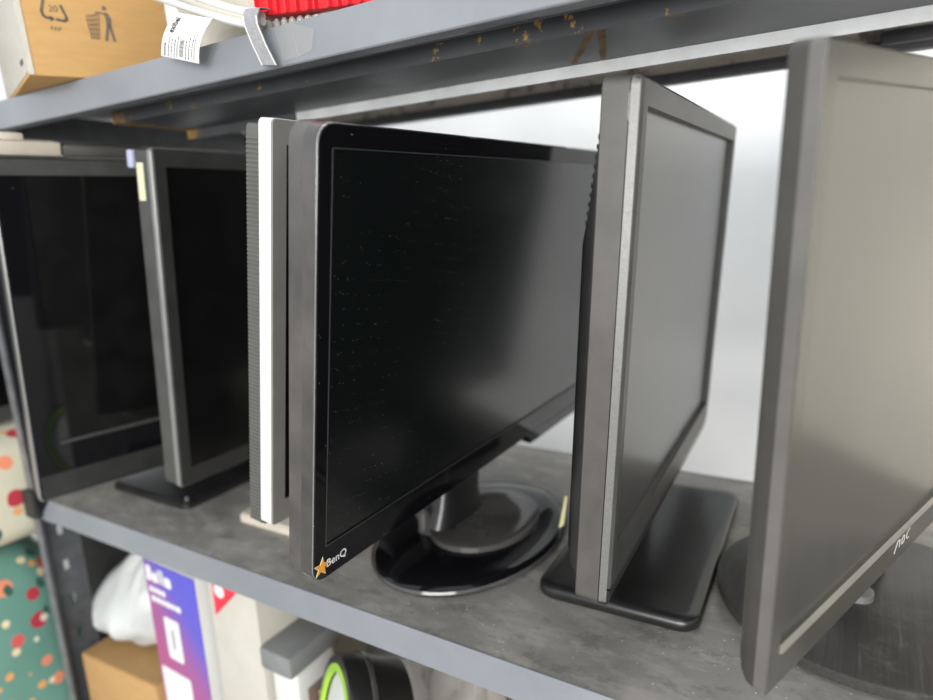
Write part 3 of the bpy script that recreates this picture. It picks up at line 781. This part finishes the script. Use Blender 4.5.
# woven strap folded over the lip
t = thing('strap', 'grey woven strap looped round the cables and hanging down the upper lip', 'strap', (-.378, .0, .4575))
def ribbon(path, th):
    rings = []
    for (a, b) in path:
        a, b = Vector(a), Vector(b); nrm = Vector((0, -1, .25)).normalized() * th
        rings.append([a, b, b + nrm, a + nrm])
    return rings
path = [((-0.3865, .0020, .4705), (-0.3722, .0020, .4690)), ((-0.3855, -.0085, .4690), (-0.3712, -.0085, .4672)), ((-0.3847, -.0122, .4635), (-0.3706, -.0122, .4612)), ((-0.3846, -.0122, .4580), (-0.3704, -.0122, .4556)), ((-0.3812, -.0098, .4445), (-0.3668, -.0098, .4422)), ((-0.3776, -.0060, .4307), (-0.3626, -.0060, .4285))]
mb = MB(); mb.loft(ribbon(path, .0009)); bd = mb.build('webbing', M['strap'], t)
mb = MB()
for s in (0, 1):
    mb.loft(ribbon([(Vector(p[s]) + Vector((0, -.0006, 0)), Vector(p[s]).lerp(Vector(p[1 - s]), .09) + Vector((0, -.0006, 0))) for p in path[2:]], .0006))
mb.build('stitched_edge', M['white_plastic'], bd)
# red ribbed crate on clear blister tray
t = thing('plastic_crate', 'red ribbed plastic crate on the upper shelf', 'crate', (-.333, .06, .4675))
Fc = lambda x, y, z: (x, y, z + .4675 - .10 * (x + .394))
mb = MB(); mb.box((-.3925, .006, .0005), (-.2700, .125, .085), Fc); cr = mb.build('crate_body', M['red'], t, bevel=.002)
mb = MB()
for k in range(13):
    x = -.390 + k * .0095 + (.002 if k % 3 else 0)
    w = .0042 if k % 2 else .0026
    mb.loft([[Vector(Fc(x, .0062, z)), Vector(Fc(x + w * .3, .0030, z)), Vector(Fc(x + w * .7, .0030, z)), Vector(Fc(x + w, .0062, z))] for z in (.001, .084)])
mb.build('rib', M['red'], cr, smooth=50)
t = thing('blister_tray', 'clear plastic blister tray under the red crate', 'tray', (-.35, .05, dz(.05)))
mb = MB(); mb.box((-.372, .012, dz(.012) + .0003), (-.30, .11, dz(.012) + .0045)); tr_ = mb.build('tray_sheet', M['clear'], t)
mb = MB()
for k in range(9):
    x = -.3905 + k * .0078; top = .4671 - .10 * (x + .394) - .0006
    for y in (.0095, .022):
        if top - dz(y) > .002: mb.tube([(x, y, dz(y)), (x, y, dz(y) + (top - dz(y)) * .7), (x, y, top)], [.0028, .0028, .0012], 12)
mb.build('stud', M['clear'], tr_)
# tape patches on the lip
t = thing('clear_tape', 'scrap of clear tape stuck to the upper shelf lip right of the strap', 'tape', (-.345, -.0006, .443))
mb = MB(); mb.add([(-.368, -.0006, .4550), (-.352, -.0006, .4555), (-.346, -.0006, .4330), (-.362, -.0006, .4320)], [(0, 1, 2, 3)]); mb.build('tape_strip', M['tape'], t, smooth=0)
mb = MB(); mb.add([(-.352, -.0007, .4555), (-.330, -.0007, .4480), (-.334, -.0007, .4350), (-.347, -.0007, .4330)], [(0, 1, 2, 3)]); mb.build('tape_strip', M['tape'], t, smooth=0)

# ------------------------------------------------------------------ things under the monitor shelf
def boxF(ox, oy, oz, yaw):
    c, s = math.cos(yaw), math.sin(yaw)
    return lambda x, y, z: Vector((ox + x * c - y * s, oy + x * s + y * c, oz + z))
zb = -.3594
t = thing('cardboard_box', 'plain brown cardboard box on the bottom shelf under the white bag', 'box', (-.78, .12, zb))
Fb = boxF(-.853, .012, zb, R(3))
mb = MB(); mb.box((0, 0, 0), (.150, .24, .131), Fb); c = mb.build('carton', M['card_dark'], t, bevel=.0015)
mb = MB(); mb.box((.001, .001, .1312), (.149, .115, .1330), Fb); mb.box((.001, .122, .1312), (.149, .239, .1330), Fb); mb.build('flap', M['card_dark'], t)
def bagshape(q, d):
    k = max(0, d.z); f = 1 - .72 * k ** 1.3
    return Vector((q.x * f + .022 * k, q.y * f, q.z * (1.18 if d.z > 0 else .8)))
o = blob('plastic_bag', M['bag'], (-.788, .095, -.15), (.088, .075, .078), .055, 4.5, 11, (-.79, .09, zb + .1336), shape=bagshape); sit(o, zb + .1336)
tag(o, 'knotted white plastic bag on top of the plain cardboard box', 'bag')
# violet retail carton
t = thing('product_box', 'violet and pink printed retail box with white side under the shelf', 'box', (-.64, .1, zb))
Fp = boxF(-.6975, .028, zb, R(-2))
mb = MB(); mb.box((0, 0, 0), (.0985, .17, .304), Fp); bx = mb.build('carton', M['white_plastic'], t, bevel=.001)
mb = MB(); mb.box((.0004, -.0008, .001), (.0980, -.0001, .303), Fp)
pf = mb.build('printed_front', M['purple'], bx, smooth=0); pf['label'] = 'violet to pink printed front'
def patch(mb, x0, z0, x1, z1, r, sh=0.0):
    mb.loft([[Fp(a, y, b + (a - x0) * sh) for a, b in rr(x0, x1, z0, z1, r)] for y in (-.0009, -.0014)])
mb = MB()
for x0, z0, x1, z1 in ((.004, .277, .014, .297), (.0155, .277, .026, .290), (.0275, .277, .032, .297), (.0335, .277, .038, .297), (.0395, .277, .052, .290)):
    patch(mb, x0, z0, x1, z1, .003)
for x0, x1 in ((.006, .013), (.0145, .020), (.0215, .029), (.0305, .037)): patch(mb, x0, .2625, x1, .270, .002)
for x0, x1 in ((.007, .016), (.0175, .026), (.0275, .034), (.0355, .045), (.0465, .053), (.0545, .064)): patch(mb, x0, .2505, x1, .258, .002)
mb.build('print_line', M['white_print'], pf, smooth=0)
mb = MB(); patch(mb, .026, .181, .055, .236, .004); patch(mb, .0045, .06, .062, .163, .004); mb.build('white_panel', M['white_print'], pf, smooth=0)
mb = MB(); mb.loft([[Fp(a, y, b) for a, b in rr(.039, .042, .196, .222, .001)] for y in (-.0014, -.0018)]); mb.build('pictogram', M['edge_silver'], pf, smooth=0)
# white carton with red triangle
t = thing('product_box', 'off-white carton with a red triangle mark beside the violet box', 'box', (-.56, .1, zb))
Fw = boxF(-.5925, .035, zb, R(-1))
mb = MB(); mb.box((0, 0, 0), (.078, .16, .312), Fw); bx = mb.build('carton', M['cream'], t, bevel=.0015)
mb = MB(); mb.prism([(.009, .318 - .012), (.0085, .259), (.056, .304)], .0006, lambda a, b, c: Fw(a, -.0008 + c, b)); tm = mb.build('triangle_mark', M['red_print'], t, smooth=0); tm['label'] = 'red triangle'
mb = MB(); mb.loft([[Fw(.0205 + .0085 * math.cos(k * .3927), y, .292 + .0085 * math.sin(k * .3927)) for k in range(16)] for y in (-.0009, -.0012)]); mb.build('mark_symbol', M['white_print'], tm, smooth=0)
# small appliance with slate lid
t = thing('desk_appliance', 'white desk appliance with slate grey lid and dark window', 'appliance', (-.497, .12, zb))
mb = MB(); mb.box((-.512, .040, zb), (-.472, .098, -.140)); ab = mb.build('body', M['white_plastic'], t, bevel=.006)
mb = MB(); mb.box((-.514, .030, -.139), (-.469, .104, -.114)); mb.build('lid', M['slate'], t, bevel=.003)
mb = MB(); mb.box((-.4722, .052, -.29), (-.4706, .090, -.165)); w = mb.build('window', M['window'], ab); w['label'] = 'dark mauve window'
# white carton behind
t = thing('product_box', 'small white carton half hidden behind the black work lamp', 'box', (-.495, .25, zb))
mb = MB(); mb.box((-.535, .205, zb), (-.455, .30, -.070)); mb.build('carton', M['white_plastic'], t, bevel=.002)
# work lamp
t = thing('work_lamp', 'round black work lamp with a lime green ring lying under the shelf', 'lamp', (-.372, .07, zb))
ax = Vector((-.58, -.76, .27)).normalized(); sx_ = ax.cross(Vector((0, 0, 1))).normalized(); sz_ = sx_.cross(ax)
C0 = Vector((-.399, .012, -.152))
def circ(d, r, n=48): return [C0 + ax * d + sx_ * (r * math.cos(2 * math.pi * k / n)) + sz_ * (r * math.sin(2 * math.pi * k / n)) for k in range(n)]
mb = MB(); mb.loft([circ(-.066, .040), circ(-.062, .060), circ(-.022, .0665), circ(-.003, .0665), circ(0, .0645), circ(0, .058), circ(-.006, .056)]); hb = mb.build('housing', M['black'], t, smooth=40)
mb = MB(); mb.loft([circ(-.026, .0668), circ(-.0255, .0675), circ(-.0215, .0675), circ(-.021, .0668)], False, False); mb.build('gloss_band', M['gloss_dark'], hb)
mb = MB(); mb.loft([circ(-.003, .058), circ(.0008, .0575), circ(.0008, .0505), circ(-.003, .050)], False, False); r_ = mb.build('lime_ring', M['lime'], t); r_['label'] = 'lime green ring'
mb = MB(); mb.loft([circ(-.0055, .0505), circ(-.004, .045), circ(-.0035, .01)]); mb.build('lens', M['white_plastic'], t, smooth=40)
mb = MB(); mb.loft([slab(-.380, .055, .09, .09, .4, .02, zb), slab(-.380, .055, .09, .09, .4, .02, zb + .012), slab(-.380, .050, .05, .06, .4, .02, zb + .07), slab(-.380, .046, .03, .04, .4, .01, zb + .135)]); mb.build('lamp_stand', M['black_matte'], t)
t = thing('product_box', 'small amber yellow box behind the black work lamp', 'box', (-.455, .13, zb))
mb = MB(); mb.box((-.4675, .062, zb), (-.4535, .10, -.172)); mb.build('carton', M['yellow'], t, bevel=.002)
# clear bag and cartons to the right
o = blob('plastic_bag', M['clear'], (-.335, .165, -.15), (.058, .045, .118), .09, 6, 21, (-.335, .165, zb)); sit(o, zb + .0005)
tag(o, 'crumpled clear plastic bag right of the work lamp', 'bag')
t = thing('cardboard_box', 'tan cardboard box behind the work lamp and the clear bag', 'box', (-.28, .25, zb))
mb = MB(); mb.box((-.360, .235, zb), (-.20, .36, -.100)); mb.build('carton', M['card'], t, bevel=.002)
t = thing('cardboard_box', 'brown cardboard box under the shelf at the right of the clear bag', 'box', (-.14, .1, zb))
mb = MB(); mb.box((-.235, .03, zb), (-.08, .17, -.098)); mb.build('carton', M['card_dark'], t, bevel=.002)

# ------------------------------------------------------------------ left of the rack
o = blob('fabric_sack', M['teal'], (-1.075, -.06, -.40), (.185, .13, .335), .018, 3, 31, (-1.075, -.06, -.75), power=.45); sit(o, -.7495)
tag(o, 'teal floral fabric sack standing left of the rack', 'sack')
ztop = max(v.co.z for v in o.data.vertices) - .75
o = blob('cushion', M['cream_floral'], (-1.055, .0, .0), (.172, .17, .080), .02, 3, 37, (-1.06, .06, ztop), power=.55); sit(o, ztop - .004)
tag(o, 'cream floral cushion on top of the teal sack', 'cushion')
ctop = max((o.matrix_basis @ v.co).z for v in o.data.vertices)
t = thing('computer_monitor', 'dark monitor without a stand propped on the cream cushion beyond the rack upright', 'monitor', (-.97, .08, ctop))
F = Frame((-.945, -.14, ctop + .001), (0, 1, 0), (.08, 0, .99))
W, Hh = .48, .33
loft_part(F, [(-.030, .02, W - .02, .01, Hh - .02, .01), (-.012, 0, W, 0, Hh, .006), (-.004, 0, W, 0, Hh, .006)], 'side_frame', M['black_matte'], t)
inner = (.018, W - .018, .022, Hh - .018)
bezel(F, t, M['bezel_matte'], -.0039, 0, (.0002, W - .0002, .0002, Hh - .0002), inner, .005, .002, .0006)
screen(F, t, M['screen_dark'], inner, .001, -.003)

# ------------------------------------------------------------------ light
w = bpy.data.worlds.new('daylight'); SC.world = w; w.use_nodes = True
nt = w.node_tree; bg = nt.nodes['Background']
tc = nt.nodes.new('ShaderNodeTexCoord'); sp = nt.nodes.new('ShaderNodeSeparateXYZ'); nt.links.new(tc.outputs['Generated'], sp.inputs[0])
f = mth(nt, 'MULTIPLY_ADD', sp.outputs[2], .5, .5)
nt.links.new(ramp(nt, f, [(.0, (.25, .23, .20)), (.48, (.55, .56, .56)), (.62, (.82, .88, .95)), (1.0, (.95, 1.0, 1.05))]), bg.inputs['Color'])
bg.inputs['Strength'].default_value = 1.35
def area(name, loc, target, size, power, col=(1, 1, 1)):
    l = bpy.data.lights.new(name, 'AREA'); l.energy = power; l.size = size[0]; l.size_y = size[1]; l.shape = 'RECTANGLE'; l.color = col
    o = bpy.data.objects.new(name, l); COL.objects.link(o); o.location = loc
    o.rotation_euler = (Vector(target) - Vector(loc)).to_track_quat('-Z', 'Y').to_euler()
    return o
area('front_fill', (.6, -2.4, .55), (-.2, .3, .15), (2.0, 1.3), 115, (1, .98, .95))  # unseen area light added on the camera side for frontal daylight
area('overhead_fill', (-.1, .25, 2.3), (-.1, .45, 0), (3.0, .5), 11, (1, 1, .98))  # unseen light added overhead to brighten the wall behind the rack

# ------------------------------------------------------------------ camera
cam = bpy.data.cameras.new('camera'); co = bpy.data.objects.new('camera', cam); COL.objects.link(co)
cam.sensor_width = 36; cam.lens = 647 / 933 * 36
right = Vector((.85630225, .51415908, -.04885586)); down = Vector((.06571714, -.20229467, -.97711725)); fwd = Vector((-.51227698, .83349704, -.20701445))
m = Matrix((right, -down, -fwd)).transposed().to_4x4(); m.translation = Vector((0, -.36013, .32))
co.matrix_world = m
cam.clip_start = .01
cam.dof.use_dof = True; cam.dof.focus_distance = .44; cam.dof.aperture_fstop = 3.4
SC.camera = co
SC.view_settings.view_transform = 'Standard'; SC.view_settings.look = 'None'; SC.view_settings.gamma = 1; SC.view_settings.exposure = 0.0
SC.view_settings.use_curve_mapping = False
SC.cycles.use_denoising = True
SC.cycles.max_bounces = 8
